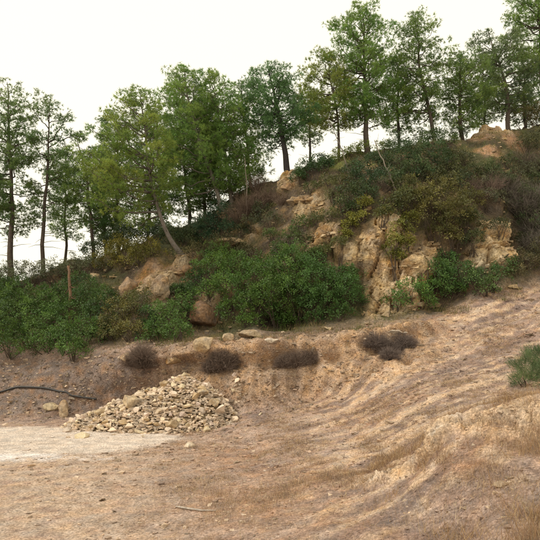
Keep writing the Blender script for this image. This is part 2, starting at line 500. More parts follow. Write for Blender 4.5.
# hillside soil
hs_ = mixc(np.tile(C(.085, .062, .042), (len(flat), 1)), C(.22, .15, .085), sstep(-.1, .5, n_a))
hs_ = mixc(hs_, C(.07, .08, .03), sstep(-.1, .3, n_c + .3 * n_b) * .7)
col = mixc(col, hs_, hill)
red = blob([(478, 138, 20, 1), (500, 134, 22, 1), (490, 150, 18, 1), (512, 142, 16, .9)])
col = mixc(col, C(.42, .245, .145), red * .95)
org = blob([(150, 275, 22, 1), (175, 270, 18, 1), (190, 255, 14, .8), (240, 222, 18, .8)])
col = mixc(col, C(.30, .175, .09), org * .8)
moss = blob([(352, 160, 14, 1), (335, 168, 14, .9), (372, 158, 10, 1)])
col = mixc(col, C(.13, .155, .035), moss * .85)
rk = mixc(np.tile(C(.46, .33, .185), (len(flat), 1)), C(.34, .205, .095), sstep(-.1, .5, n_a + .4 * n_b))
rk = mixc(rk, C(.24, .20, .16), sstep(.1, .5, fbm(flat, 1.4, 3, 61)) * .6)
rk = mixc(rk, C(.60, .49, .33), sstep(.15, .5, fbm(flat, 1.1, 3, 62)) * .6)
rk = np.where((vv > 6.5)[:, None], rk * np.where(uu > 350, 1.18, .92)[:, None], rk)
rk = np.where((vv < 6.5)[:, None], mixc(rk, C(.54, .40, .255), np.full(len(flat), .8)), rk)
pale_rock = blob([(457, 420, 16, 1), (440, 436, 12, .9), (376, 478, 14, 1), (395, 468, 10, .8), (475, 432, 10, .8)])
rk = np.where((vv < 6.5)[:, None], mixc(rk, C(.68, .56, .41), pale_rock), rk)
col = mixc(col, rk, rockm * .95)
col = np.where((vv < 6.7)[:, None], col * C(1.06, 1.03, 1.08), col)
col = np.clip(col * (1 + .25 * n_d)[:, None], .02, .9)

P = flat.reshape(NU, NV, 3); COLG = col.reshape(NU, NV, 3); ROCKG = rockm.reshape(NU, NV)
def sheet(name, j0, j1, mat):
    v = P[:, j0:j1 + 1].reshape(-1, 3); c = COLG[:, j0:j1 + 1].reshape(-1, 3)
    m = j1 - j0 + 1
    ii = np.arange(NU * m).reshape(NU, m)
    q = np.stack((ii[:-1, :-1], ii[1:, :-1], ii[1:, 1:], ii[:-1, 1:]), -1).reshape(-1, 4)
    o = add(name, mesh_from(name, v, q, c, True), mat)
    o.data.polygons.foreach_set("use_smooth", ROCKG[:, j0:j1 + 1].reshape(-1)[q[:, 0]] < .45)
    return tag(o, kind="structure")
jl = int(np.searchsorted(vs, 6.75)); jc = int(np.searchsorted(vs, 10.6))
tag(sheet("ground", 0, jl, M_EARTH), "tan trodden earth yard with a rutted slope and eroded bank", None)
tag(sheet("hillside", jl, jc, M_SOIL), "brown earth and tan rock hillside under the pines", None)
tag(sheet("distant_ground", jc, NV - 1, M_SOIL), "ground falling away behind the crest", None)

ii = np.arange(NU * NV).reshape(NU, NV)
qf = np.stack((ii[:-1, :-1], ii[1:, :-1], ii[1:, 1:], ii[:-1, 1:]), -1).reshape(-1, 4)
sel = (vv[qf[:, 0]] >= 1) & (vv[qf[:, 0]] < 11)
QF = qf[sel]
bvh = BVHTree.FromPolygons(flat.tolist(), QF.tolist())
def ground(px, py):
    h = bvh.ray_cast(Vector((0, 0, CAMZ)), Vector(ray(px, py)).normalized())
    if h[0] is None: return terr(px, 9.0)
    return np.array(h[0])
def drop(x, y, z0=40.0):
    h = bvh.ray_cast(Vector((x, y, z0)), Vector((0, 0, -1)))
    return np.array(h[0]) if h[0] is not None else np.array((x, y, 0.0))
def terr(px, v):
    p = terr_smooth(px, v)[0]
    return drop(p[0], p[1])

# ------------------------------------------------------------------ pines
def pine(label, base, rows, mid=(), colour=(.05, .10, .035), warm=(.12, .14, .04), dens=1.0, trunk_r=.13, seed=1, group="pines on the crest",
         bark=(.10, .075, .06), gap=.35, name="pine_tree", dead=6):
    """base = (px, node) on the land; rows = [(row, left px, right px), ...] from crown top to crown bottom; mid = trunk points"""
    global rng
    rng = np.random.default_rng(seed * 101 + 7)
    b = terr(*base); Y = b[1]
    rows = sorted(rows)
    (ra_, la_, qa_), (rb_, lb_, qb_) = rows[0], rows[1]
    rows.insert(1, (ra_ + .35 * (rb_ - ra_), lerp(la_, lb_, .72), lerp(qa_, qb_, .72)))   # rounded top
    top = at((rows[0][1] + rows[0][2]) / 2, rows[0][0], Y)
    pts = [b - np.array((0, 0, .25))] + [at(x, y, Y) for x, y in mid] + [top]
    pts = np.array(pts)
    kk = np.arange(len(pts))
    tq = np.linspace(0, len(pts) - 1, 22)
    path = pchip(kk, pts, tq)
    path[1:-1] += np.stack((fbm(path, .5, 2, seed), fbm(path, .5, 2, seed + 3), np.zeros(22)), 1)[1:-1] * .16
    H = path[-1, 2] - path[0, 2]
    frac = np.linspace(0, 1, 22)
    wood = Geo(); crown = Geo()
    rad = trunk_r * (1 - frac) ** .8 + .012
    rad[0] *= 1.35; rad[1] *= 1.1
    wood.tube(path, rad, C(*bark), 9)
    ry = np.array([r[0] for r in rows], float)
    zt = np.array([at(270, r[0], Y)[2] for r in rows])[::-1]
    xl = np.array([at(r[1], r[0], Y)[0] for r in rows])[::-1]; xr = np.array([at(r[2], r[0], Y)[0] for r in rows])[::-1]
    z0, z1 = zt[0], zt[-1]
    def on_trunk(z):
        k = np.interp(z, path[:, 2], np.arange(22)); i = int(min(k, 20)); return lerp(path[i], path[i + 1], k - i)
    nb = int(max(18, 12.0 * (z1 - z0) * dens))
    base_c, warm_c = C(*colour) * 1.85, C(*warm) * 1.8
    puffs = []; twl = []
    for k in range(nb):
        t = (k + rng.uniform(0, 1)) / nb
        z = lerp(z0, z1, t)
        az = k * 2.39996 + rng.uniform(-.5, .5)
        tr = on_trunk(z)
        L_, R_ = max(.15, tr[0] - np.interp(z, zt, xl)), max(.15, np.interp(z, zt, xr) - tr[0])
        L_ *= 1.2; R_ *= 1.2
        ca = math.cos(az)
        reach = (R_ if ca > 0 else L_) * abs(ca) + (L_ + R_) / 2 * (1 - abs(ca))
        reach *= rng.uniform(.55, 1.06)
        if rng.uniform() < gap * .35: continue
        el = lerp(.18, .95, t ** 1.3) + rng.uniform(-.15, .15)
        rise = reach * math.tan(min(el, .9)) * .6
        st = on_trunk(max(z - rise, z0 - .5))
        en = np.array((tr[0] + reach * ca, tr[1] + reach * math.sin(az), z))
        s = np.linspace(0, 1, 7)[:, None]
        br = st * (1 - s) + en * s
        br[:, 2] += (-.12 * reach * np.sin(np.pi * s[:, 0]) * (1 - t))
        br[1:-1] += rng.normal(size=(5, 3)) * .05 * reach ** .5
        wood.tube(br, np.linspace(max(.012, .028 * reach ** .7), .006, 7), C(*bark) * .9, 5)
        npuff = int(max(3, reach / .17))
        for q in range(npuff):
            sq = 1 - rng.uniform(0, .72) ** 1.25 if q else 1.0
            i = min(int(sq * 6), 5); pos = lerp(br[i], br[i + 1], sq * 6 - i)
            off = rng.normal(size=3) * np.array((1, 1, .6)) * .30 * min(1, reach + .2) * (.6 + .6 * (1 - sq))
            twl.append((pos, off))
            puffs.append(pos + off)
    tp_ = np.array([a for a, _ in twl]); to_ = np.array([b_ for _, b_ in twl])
    wood.needles(tp_, unit(to_), np.linalg.norm(to_, axis=1), .018, C(*bark) * .8)
    puffs.append(path[-1]); puffs.append(path[-2])
    puffs = np.array(puffs)
    # dead snags below the crown
    for k in range(dead):
        z = lerp(path[2, 2], z0, rng.uniform(.3, 1)); st = on_trunk(z); az = rng.uniform(0, 6.28); L = rng.uniform(.3, 1.1)
        e = st + np.array((math.cos(az) * L, math.sin(az) * L, rng.uniform(-.2, .25)))
        wood.tube(np.stack((st, (st + e) / 2 + (0, 0, .05), e)), (.016, .011, .004), C(*bark) * 1.05, 4)
    n = len(puffs)
    hue = np.clip(.42 + .55 * fbm(puffs, .55, 2, seed + 9) + rng.normal(size=n) * .20, 0, 1)
    pc = base_c * (1 - hue[:, None]) + warm_c * hue[:, None]
    pc *= rng.uniform(.78, 1.22, (n, 1))
    pr = rng.uniform(.18, .34, n)
    nt = 11
    c = np.repeat(puffs, nt, 0); r = np.repeat(pr, nt)
    dirs = unit(rand_dirs(n * nt) + np.array((0, 0, .35)))
    tp = c + dirs * (r * rng.uniform(.25, 1, n * nt) ** .6)[:, None] * np.array((1, 1, .72))
    nn = 9
    tb = np.repeat(tp, nn, 0); td = np.repeat(dirs, nn, 0)
    nd = unit(td * .8 + rand_dirs(len(tb)) * .95)
    cc = np.repeat(np.repeat(pc, nt, 0) * rng.uniform(.85, 1.15, (n * nt, 1)), nn, 0)
    crown.needles(tb, nd, rng.uniform(.11, .20, len(tb)), .0225, cc)
    e = empty(name, b, label, "tree", group)
    add("trunk", wood.mesh("pine_trunk", b, True), M_BARK, e)
    add("crown", crown.mesh("pine_crown", b), M_NEEDLE, e)
    return e

G_DARK, G_MID, G_BLUE, G_OLIVE = (.054, .092, .030), (.064, .125, .032), (.052, .096, .034), (.11, .135, .03)
W_DARK, W_MID, W_OLIVE = (.10, .13, .035), (.128, .172, .038), (.22, .20, .04)

pine("tall dark pine with long bare trunk at the far end of the low crest", (10, 9.0),
     [(82, 0, 14), (110, -18, 38), (140, -32, 42), (175, -34, 36), (205, -26, 42), (232, -14, 28)], [(11, 200)], G_DARK, W_DARK, .8, .15, 1, dead=9, gap=.6)
pine("slim airy dark pine with sparse crown on the low crest", (43, 9.05),
     [(104, 40, 58), (122, 30, 78), (150, 22, 80), (180, 26, 66), (208, 30, 62), (226, 34, 56)], [(46, 190)], G_BLUE, W_DARK, .6, .10, 2, gap=.9, dead=10)
pine("small thin pine between the airy pine and the leaning olive pine", (93, 9.1),
     [(136, 72, 82), (150, 64, 106), (175, 62, 112), (205, 72, 112), (228, 78, 106)], [(90, 205)], G_BLUE, W_MID, .7, .09, 3, dead=8, gap=.6)
pine("olive green pine with pale leaning trunk beside the tan rock outcrop", (182, 8.15),
     [(90, 134, 146), (108, 118, 158), (135, 100, 168), (165, 78, 176), (190, 78, 160), (208, 90, 138)], [(170, 240), (152, 180)], (.075, .125, .03), (.155, .175, .035), 1.0, .12, 4, bark=(.15, .125, .105), gap=.2)
pine("pine with pale slanting stem and narrow double top", (224, 8.5),
     [(68, 180, 186), (90, 164, 208), (120, 160, 216), (155, 160, 224), (185, 166, 226)], [(208, 165), (190, 110)], G_MID, W_MID, 1.1, .10, 5, bark=(.18, .155, .13), gap=.2)
pine("green pine with forked crown between two slanting pines", (232, 8.7),
     [(74, 205, 214), (95, 196, 240), (125, 194, 252), (158, 198, 256), (190, 206, 250)], [(225, 150)], G_MID, W_MID, 1.1, .10, 6, bark=(.17, .14, .115), gap=.2)
pine("blue green pine with thick dark bare trunk above the dry thicket", (289, 8.75),
     [(66, 260, 274), (85, 246, 300), (108, 238, 316), (126, 242, 308), (142, 248, 284)], [(285, 150), (278, 105)], G_BLUE, (.06, .115, .04), 1.1, .17, 7, bark=(.05, .042, .04), gap=.25)
pine("yellowish pine on two thin stems where the rock face meets the sky", (339, 9.0),
     [(52, 320, 332), (72, 306, 346), (95, 300, 352), (115, 304, 350), (128, 316, 346)], [(337, 120)], (.09, .125, .03), (.18, .19, .045), 1.05, .075, 8, gap=.3)
pine("tallest broad pine with rounded crown over the green mossy crest", (369, 9.0),
     [(8, 354, 370), (26, 334, 388), (50, 330, 392), (75, 332, 398), (98, 336, 400), (122, 348, 388)], [(366, 110)], G_MID, W_MID, 1.15, .16, 9, gap=.25)
pine("upright dark pine with pointed open crown on the high crest", (434, 9.0),
     [(16, 410, 420), (38, 396, 438), (62, 394, 444), (85, 396, 442), (104, 390, 438), (116, 394, 434)], [(428, 100), (418, 60)], G_DARK, W_MID, 1.0, .10, 10, gap=.45)
pine("bushy dark pine with low crown above the red earth slope", (462, 9.0),
     [(54, 452, 468), (70, 444, 486), (95, 442, 490), (112, 446, 486), (126, 450, 480)], [(460, 100)], G_DARK, W_MID, 1.1, .11, 11, gap=.25)
pine("grey green pine with spreading branches above the red earth slope", (509, 9.0),
     [(32, 480, 496), (46, 472, 520), (68, 474, 532), (92, 476, 532), (110, 488, 524)], [(506, 90)], (.06, .085, .045), W_DARK, .9, .13, 12, gap=.5, dead=10)
pine("tall pine on the highest bank with crown rising above the grey green pine", (546, 9.0),
     [(-34, 526, 548), (-10, 510, 572), (20, 508, 580), (45, 514, 584), (70, 530, 576)], [(541, 60)], G_MID, W_MID, 1.0, .15, 13, gap=.35)
# trees further back, seen between the trunks
BG = "pines standing behind the crest"
for k, (px, nd, rows, mid, what) in enumerate([
    (66, 10.1, [(150, 60, 72), (175, 50, 86), (215, 54, 84), (240, 58, 80)], (), "far thin pine between the slim airy pine and the small thin pine"),
    (118, 9.7, [(112, 112, 122), (140, 94, 140), (185, 94, 140), (235, 100, 138)], (), "dark pine hidden behind the olive green leaning pine"),
    (148, 9.5, [(112, 146, 156), (140, 132, 172), (190, 132, 174), (232, 138, 170)], (), "dark pine behind the trunk of the olive leaning pine"),
    (192, 9.3, [(84, 172, 182), (112, 164, 208), (160, 168, 222), (215, 176, 222)], (), "dark pine behind the pale slanting stem"),
    (252, 9.4, [(84, 236, 246), (110, 228, 264), (145, 228, 268), (186, 234, 268)], (), "dark pine between the forked pine and the blue green pine"),
    (312, 9.9, [(90, 304, 312), (104, 296, 324), (125, 294, 326), (142, 300, 320)], (), "far small pine between the blue green and the yellowish pine"),
    (398, 9.5, [(54, 392, 402), (75, 384, 412), (105, 382, 414), (132, 388, 410)], (), "far pine between the tallest broad pine and the upright pine"),
    (484, 9.8, [(56, 478, 488), (75, 468, 500), (105, 466, 502), (128, 472, 498)], (), "far pine between the bushy dark pine and the grey green pine"),
    (-30, 9.6, [(110, -36, -24), (140, -56, -8), (190, -54, -6), (230, -48, -12)], (), "dark pine at the end of the low crest beyond the tall dark pine"),
    (600, 9.2, [(-40, 592, 606), (0, 570, 630), (60, 572, 628), (90, 580, 618)], (), "pine far up the highest bank beyond the tall pine"),
    (205, 9.15, [(100, 196, 206), (125, 186, 224), (165, 186, 228), (205, 192, 224)], (), "green pine tucked between the slanting pine and the forked pine"),
    (106, 9.3, [(150, 98, 106), (170, 84, 126), (205, 84, 128), (240, 92, 122)], (), "low green pine tucked under the olive leaning pine"),
    (524, 9.3, [(60, 518, 528), (80, 506, 544), (110, 506, 546), (128, 512, 540)], (), "low dark pine under the tall pine on the highest bank"),
]):
    pine(what, (px, nd), rows, mid, G_DARK if k % 2 else G_BLUE, W_DARK if k % 2 else W_MID, .9, .09, 30 + k, BG, gap=.3, dead=5)

# ------------------------------------------------------------------ shrubs
def bush(label, lumps, colour, warm, leaf=(.068, .036), dens=1.0, seed=1, group=None, lift=.55, name="shrub", twig=(.10, .075, .055), squash=.85, spiky=False):
    """lumps = (px, row, radius px) where the foliage masses sit on the slope"""
    global rng
    rng = np.random.default_rng(seed * 77 + 5)
    g = Geo(); w = Geo()
    cs, rs, feet = [], [], []
    for (px, py, r) in lumps:
        h = ground(px, min(py + r * .35, 535))
        rr = r / F * h[1] * 1.08
        c = at(px, py, h[1] - rr * lift)
        foot = drop(c[0], c[1] + rr * .25, c[2] + 4)
        cs.append(c); rs.append(rr); feet.append(foot)
    cs = np.array(cs); rs = np.array(rs); feet = np.array(feet)
    b = feet[np.argmin(feet[:, 2])]
    basec, warmc = C(*colour) * 1.3, C(*warm) * 1.45
    for c, r, foot in zip(cs, rs, feet):
        ncl = int(max(26, 4 * math.pi * r * r * 11.5 * dens))
        dv = rand_dirs(ncl)
        dv[:, 2] = np.where(dv[:, 2] < -.3, -dv[:, 2], dv[:, 2])
        rad = r * (1 - .45 * rng.uniform(0, 1, ncl) ** 2.2) * (1 + .6 * fbm(dv * 1.7 + c, 1.0, 3, seed)) * np.where(rng.uniform(size=ncl) < .10, 1.22, 1)
        cc = c + dv * rad[:, None] * np.array((1, 1, squash))
        hue = np.clip(.4 + .6 * fbm(cc, .8, 2, seed + 4) + rng.normal(size=ncl) * .22, 0, 1)[:, None]
        pc = (basec * (1 - hue) + warmc * hue) * rng.uniform(.62, 1.35, (ncl, 1))
        nl = 27
        od = np.repeat(unit(dv + np.array((0, 0, .5)) + rng.normal(size=(ncl, 3)) * .35), nl, 0)
        cr = rng.uniform(.11, .23, ncl)
        ld = unit(od * .55 + rand_dirs(ncl * nl))
        lb = np.repeat(cc, nl, 0) + ld * np.repeat(cr, nl)[:, None] * rng.uniform(.15, .9, (ncl * nl, 1))
        lc = np.repeat(pc, nl, 0) * rng.uniform(.82, 1.18, (ncl * nl, 1))
        n = len(lb)
        if spiky:
            g.needles(lb, unit(od + rand_dirs(n) * .5), rng.uniform(.10, .2, n), leaf[1], lc)
        else:
            g.leaves(lb, unit(ld + rand_dirs(n) * .4), unit(od + rand_dirs(n) * .6), leaf[0] * rng.uniform(.7, 1.3, n), leaf[1] * rng.uniform(.8, 1.2, n), lc)
        for k in range(int(4 + 4 * r)):
            e = cc[rng.integers(ncl)]
            m = (foot + e) / 2 + rng.normal(size=3) * .12 * r
            w.tube(np.stack((foot + rng.normal(size=3) * (.08, .08, 0) - (0, 0, .1), m, e)), (.022, .014, .006), C(*twig), 4)
    e = empty(name, b, label, "shrub", group)
    add("foliage", g.mesh("shrub_foliage", b), M_LEAF, e)
    add("stems", w.mesh("shrub_stems", b), M_BARK, e)["kind"] = "stuff"
    return e

FRESH, FRESHW = (.042, .092, .019), (.088, .145, .024)
DEEP, DEEPW = (.030, .064, .017), (.062, .105, .024)
OLV, OLVW = (.075, .085, .028), (.15, .135, .035)
YEL, YELW = (.11, .12, .022), (.20, .19, .035)

bush("deep green leafy shrub spilling down the bank above the curved black hose", [(6, 318, 26), (-14, 332, 30), (10, 348, 20), (28, 335, 20), (-40, 320, 34), (22, 310, 20), (-10, 298, 22), (14, 296, 18), (-44, 296, 26)], DEEP, FRESHW, seed=1)
bush("rounded bright leafed shrub beside the deep green shrub over the bank", [(62, 344, 20), (50, 325, 20), (82, 338, 20), (72, 352, 14), (45, 345, 16), (66, 316, 20), (44, 304, 18)], FRESH, (.085, .14, .028), seed=2)
bush("dark green shrub behind the rounded bright leafed shrub", [(98, 318, 18), (88, 302, 18), (104, 300, 14), (100, 334, 14), (62, 298, 18), (78, 288, 16)], DEEP, DEEPW, seed=3)
bush("grey olive scrub along the low crest beneath the dark pines", [(10, 279, 17), (32, 278, 16), (52, 274, 15), (74, 270, 15), (94, 268, 13), (-20, 282, 18)], (.07, .085, .04), (.13, .125, .06), (.07, .035), .8, seed=4)
bush("yellow olive shrub on top of the tan rocks under the leaning pine", [(124, 256, 20), (108, 264, 14), (138, 262, 14), (118, 246, 12), (150, 250, 12)], (.085, .09, .018), (.17, .14, .022), seed=5)
bush("olive brown shrub in front of the tan rocks", [(122, 316, 18), (136, 304, 16), (112, 332, 16), (130, 334, 14)], OLV, (.13, .11, .03), seed=6)
bush("green shrub growing against the large brown boulder", [(166, 322, 18), (180, 312, 15), (176, 336, 14), (156, 336, 14), (186, 298, 10)], FRESH, (.085, .14, .03), seed=7)
bush("big green shrub joining the boulder and the dark hollow", [(214, 272, 20), (230, 290, 20), (210, 292, 14), (238, 268, 16), (236, 312, 16), (222, 256, 14), (246, 322, 10)], FRESH, FRESHW, seed=8)
bush("large fresh green shrub with a dark hollow beneath it", [(262, 280, 24), (286, 272, 22), (276, 298, 22), (256, 305, 18), (298, 292, 20), (286, 312, 16), (296, 256, 14), (270, 322, 11), (290, 324, 10)], FRESH, FRESHW, seed=9)
bush("wide green shrub at the foot of the tan rock face", [(318, 284, 22), (338, 290, 20), (326, 304, 18), (350, 298, 14), (312, 306, 14), (346, 278, 12), (308, 268, 14), (318, 318, 10), (340, 314, 10)], FRESH, (.06, .12, .03), seed=10)
bush("dark evergreen shrub under the slanting pale pine stems", [(214, 228, 14), (222, 214, 12), (206, 238, 12), (230, 232, 12)], (.02, .05, .025), (.04, .075, .03), seed=11)
bush("dark round shrub on the crest beside the thick bare trunk", [(308, 170, 10), (318, 164, 10), (300, 178, 8), (326, 168, 8)], (.025, .06, .02), (.06, .09, .025), seed=12, leaf=(.08, .045))
bush("dark evergreen shrub hanging over the top of the rock face", [(362, 180, 14), (376, 168, 16), (366, 196, 12), (386, 180, 14), (355, 168, 10)], (.022, .052, .02), (.055, .075, .025), seed=13)
bush("broad dark shrub below the upright pine on the high crest", [(402, 160, 18), (424, 158, 18), (414, 174, 16), (440, 164, 14), (398, 146, 12), (430, 144, 12)], (.025, .055, .02), (.06, .085, .025), seed=14)
bush("olive shrub mass leaning out over the middle of the cliff", [(444, 198, 22), (432, 216, 18), (456, 216, 18), (446, 236, 14), (468, 204, 14), (424, 198, 14)], (.07, .075, .022), (.13, .115, .03), seed=15)
bush("small yellow green shrub in the cleft of the rock face", [(350, 228, 8), (358, 218, 9), (366, 206, 8), (346, 236, 6)], YEL, YELW, dens=1.2, seed=16, leaf=(.07, .045))
bush("yellow green shrub creeping down beside the tan cliff", [(394, 244, 9), (402, 230, 10), (398, 258, 7), (410, 220, 9), (408, 244, 7)], (.085, .10, .02), (.17, .16, .03), seed=17, leaf=(.07, .045))
bush("low fresh green shrub at the foot of the cliff beside the track", [(396, 302, 11), (412, 294, 14), (428, 288, 14), (424, 302, 10)], (.045, .11, .022), (.09, .16, .03), seed=18)
bush("green bramble shrub between the cliff foot and the pale rock face", [(446, 284, 15), (460, 274, 14), (438, 270, 12), (454, 292, 11), (448, 262, 10)], (.03, .085, .022), (.075, .13, .03), seed=19)
bush("dull green shrub under the pale rock face where the slope begins", [(478, 284, 13), (494, 278, 13), (488, 290, 10), (508, 268, 11)], (.04, .085, .025), (.08, .12, .035), seed=20)
bush("brownish green scrub climbing the bank behind the track", [(528, 262, 14), (516, 274, 10), (544, 252, 16), (560, 262, 18)], (.06, .065, .03), (.12, .095, .04), (.06, .03), .8, seed=21)
bush("dull olive shrub under the grey green pine at the red earth", [(464, 162, 11), (526, 146, 12), (540, 142, 14), (452, 158, 10)], (.055, .065, .028), (.11, .10, .04), (.07, .035), 1.0, seed=22)
bush("sparse green shrub on the ledgy rocks below the bare thicket", [(290, 238, 10), (280, 250, 9), (300, 226, 9), (272, 236, 8), (316, 256, 8)], (.05, .085, .025), (.10, .13, .035), dens=.6, seed=23)
bush("olive scrub tuft between the tan ledges of the rock face", [(334, 196, 8), (342, 184, 8), (328, 182, 7)], (.06, .07, .025), (.11, .105, .035), dens=.7, seed=24, leaf=(.06, .035))
bush("spiky grey green broom shrub on the near mound beside the track", [(532, 374, 15), (546, 366, 17), (524, 384, 10), (552, 382, 15), (538, 360, 11)], (.05, .085, .035), (.10, .13, .05), (.1, .007), 3.2, seed=25, lift=.1, spiky=True)

bush("dark understorey shrub at the foot of the slanting stems on the crest", [(186, 240, 12), (198, 232, 12), (172, 238, 12), (210, 222, 10), (160, 232, 10)], (.03, .055, .022), (.07, .085, .03), seed=41, leaf=(.08, .04))
bush("dark understorey shrub on the crest behind the yellow olive shrub", [(112, 244, 12), (134, 238, 12), (150, 234, 10), (96, 252, 12), (124, 230, 9)], (.03, .055, .022), (.075, .085, .03), seed=42, leaf=(.08, .04))
bush("brown green scrub below the slanting stems above the big shrub", [(204, 252, 12), (220, 246, 12), (238, 250, 10), (190, 256, 10), (250, 256, 10)], (.05, .055, .025), (.11, .09, .035), seed=43, leaf=(.07, .035), dens=.7)
bush("dark shrub at the foot of the thick bare trunk", [(262, 212, 10), (272, 222, 10), (252, 224, 10), (240, 232, 9)], (.04, .055, .025), (.10, .09, .035), seed=44, leaf=(.07, .035), dens=.8)
bush("green scrub in the shade under the hanging evergreen", [(348, 196, 11), (354, 210, 9), (342, 206, 8), (362, 190, 10), (346, 180, 9)], (.03, .055, .02), (.075, .09, .028), seed=45)
bush("olive scrub between the tan cliff and the leaning shrub mass", [(408, 200, 14), (394, 208, 12), (384, 214, 8), (404, 186, 12)], (.055, .07, .022), (.12, .11, .03), seed=46, leaf=(.08, .045))
bush("dark olive scrub on the slope above the leaning shrub mass", [(448, 176, 14), (462, 184, 12), (434, 178, 12), (470, 222, 12), (474, 240, 10)], (.035, .05, .02), (.085, .085, .028), seed=47, leaf=(.08, .045))
bush("dull brown scrub above the leafless thicket", [(500, 184, 12), (520, 176, 14), (536, 172, 14), (486, 200, 12), (552, 180, 14)], (.05, .06, .03), (.10, .095, .045), seed=48, leaf=(.06, .03), dens=.9)
bush("dark green shrub under the leafless thicket beside the hollow", [(500, 228, 8), (530, 244, 12), (542, 232, 12), (538, 210, 12)], (.035, .05, .022), (.075, .075, .03), seed=49, leaf=(.07, .035), dens=.7)
bush("low ivy green scrub on the bank under the leaning pine", [(186, 290, 11), (196, 278, 10), (178, 292, 8), (146, 316, 9), (150, 330, 10)], (.03, .07, .022), (.07, .11, .03), seed=50)
bush("light green scrub trailing over the crest edge", [(340, 158, 9), (352, 154, 9), (364, 150, 8), (330, 164, 8), (384, 150, 9)], (.085, .12, .022), (.16, .18, .035), seed=51, leaf=(.07, .04), dens=.9)
bush("low bushy growth under the bushy dark pine on the crest", [(448, 142, 10), (458, 136, 9), (436, 136, 9), (420, 138, 9)], (.035, .07, .024), (.09, .11, .03), seed=52, leaf=(.08, .04))
bush("brown bracken like scrub at the crest under the tall pine", [(522, 116, 11), (534, 112, 11), (542, 120, 12), (558, 112, 14)], (.07, .07, .026), (.15, .11, .035), seed=53, leaf=(.07, .035), dens=.8)

# ------------------------------------------------------------------ bare twiggy shrubs
def twiggy(label, spots, colour, n, length, seed, group=None, name="dry_shrub", cat="shrub", round_=True, thick=.008):
    """spots = (px, row, radius px); curved twigs fan out of each root and fork"""
    global rng
    rng = np.random.default_rng(seed * 53 + 3)
    g = Geo(); w = Geo(); first = None
    for (px, py, rp) in spots:
        h = ground(px, py + (rp * .45 if round_ else rp * .8)); r = rp / F * h[1]
        root = h + np.array((0, .05, -.04))
        if first is None: first = h
        k = int(n * (r * r if not round_ else 1))
        d0 = rand_dirs(k); d0[:, 2] = np.abs(d0[:, 2]) * .95 + (.1 if round_ else .55); d0[:, 1] -= .15
        d0 = unit(d0)
        tipr = r * length * rng.uniform(.55, 1.08, k)
        st = root + d0 * (tipr * rng.uniform(0, .25, k))[:, None]
        base = C(*colour) * rng.uniform(.65, 1.35, (k, 1))
        bend = rng.normal(size=(k, 3)) * .22 + np.array((0, 0, .12))
        m1 = root + d0 * (tipr * .45)[:, None]
        d1 = unit(d0 + bend)
        m2 = m1 + d1 * (tipr * .4)[:, None]
        side = unit(np.cross(d0, rng.normal(size=(k, 3)))) * thick / 2
        v = np.stack((st - side, st + side, m1 - side * .8, m1 + side * .8, m2 - side * .5, m2 + side * .5), 1).reshape(-1, 3)
        o = np.arange(k)[:, None] * 6
        f = np.concatenate([o + np.array([q]) for q in ((0, 1, 3), (0, 3, 2), (2, 3, 5), (2, 5, 4))])
        g.put(v, f, np.repeat(base, 6, 0))
        for q in range(5):
            s = rng.uniform(0, 1, (k, 1)); p = m1 * (1 - s) + m2 * s
            g.needles(p, unit(d1 + rng.normal(size=(k, 3)) * .6), tipr * rng.uniform(.15, .4, k), thick * .75, base * rng.uniform(.8, 1.2, (k, 1)))
        for q in range(7):
            e = root + d0[q] * tipr[q] * .7
            w.tube(np.stack((root - (0, 0, .08), (root + e) / 2 + rng.normal(size=3) * .05 * r, e)), (.02, .013, .005), C(*colour) * .9, 5)
    e = empty(name, first, label, cat, group)
    add("twigs", g.mesh("twigs", first), M_DRY, e)
    add("stems", w.mesh("stems", first), M_BARK, e)["kind"] = "stuff"
    return e

DG = "dark dry cushion shrubs on the bank"
DK = (.20, .15, .12)
twiggy("dark dry cushion shrub nearest the leafy shrubs behind the rubble heap", [(142, 352, 17), (134, 360, 12), (144, 362, 13)], DK, 850, 1.25, 1, DG)
twiggy("dark dry cushion shrub beside the top of the rubble heap", [(222, 361, 18), (212, 366, 13), (232, 357, 13), (220, 354, 12)], DK, 850, 1.25, 2, DG)
twiggy("dark dry cushion shrub halfway along the eroded bank", [(297, 358, 17), (284, 361, 12), (308, 356, 13)], DK, 850, 1.25, 3, DG)
twiggy("dark dry cushion shrub where the eroded bank meets the rutted slope", [(390, 347, 18), (376, 340, 16), (404, 341, 15), (390, 354, 13)], (.19, .15, .13), 850, 1.25, 4, DG)
twiggy("bare grey brown thicket below the blue green pine", [(250, 200, 22), (238, 212, 16), (268, 192, 18), (258, 180, 16), (282, 196, 12)], (.17, .12, .09), 330, 1.5, 5, round_=False, thick=.014, name="bare_thicket")
twiggy("grey leafless thicket overhanging the dark hollow in the cliff", [(522, 202, 22), (534, 222, 20), (506, 186, 18), (537, 196, 22), (534, 240, 16), (550, 232, 22)], (.17, .145, .12), 420, 1.7, 6, round_=False, thick=.014, name="bare_thicket")
twiggy("brown leafless thicket beside the red earth slope", [(478, 190, 16), (492, 182, 14), (470, 182, 12), (506, 182, 14)], (.17, .12, .095), 380, 1.7, 7, round_=False, thick=.013, name="bare_thicket")
twiggy("tall leafless thicket below the tall pine on the highest bank", [(526, 160, 16), (542, 164, 18), (556, 152, 18)], (.15, .115, .09), 400, 1.7, 9, round_=False, thick=.014, name="bare_thicket")
twiggy("sparse dry stems standing among the shrubs on the low bank", [(50, 300, 16), (84, 300, 16), (24, 296, 16)], (.24, .18, .11), 130, 1.6, 8, round_=False, thick=.014, name="dry_weeds")

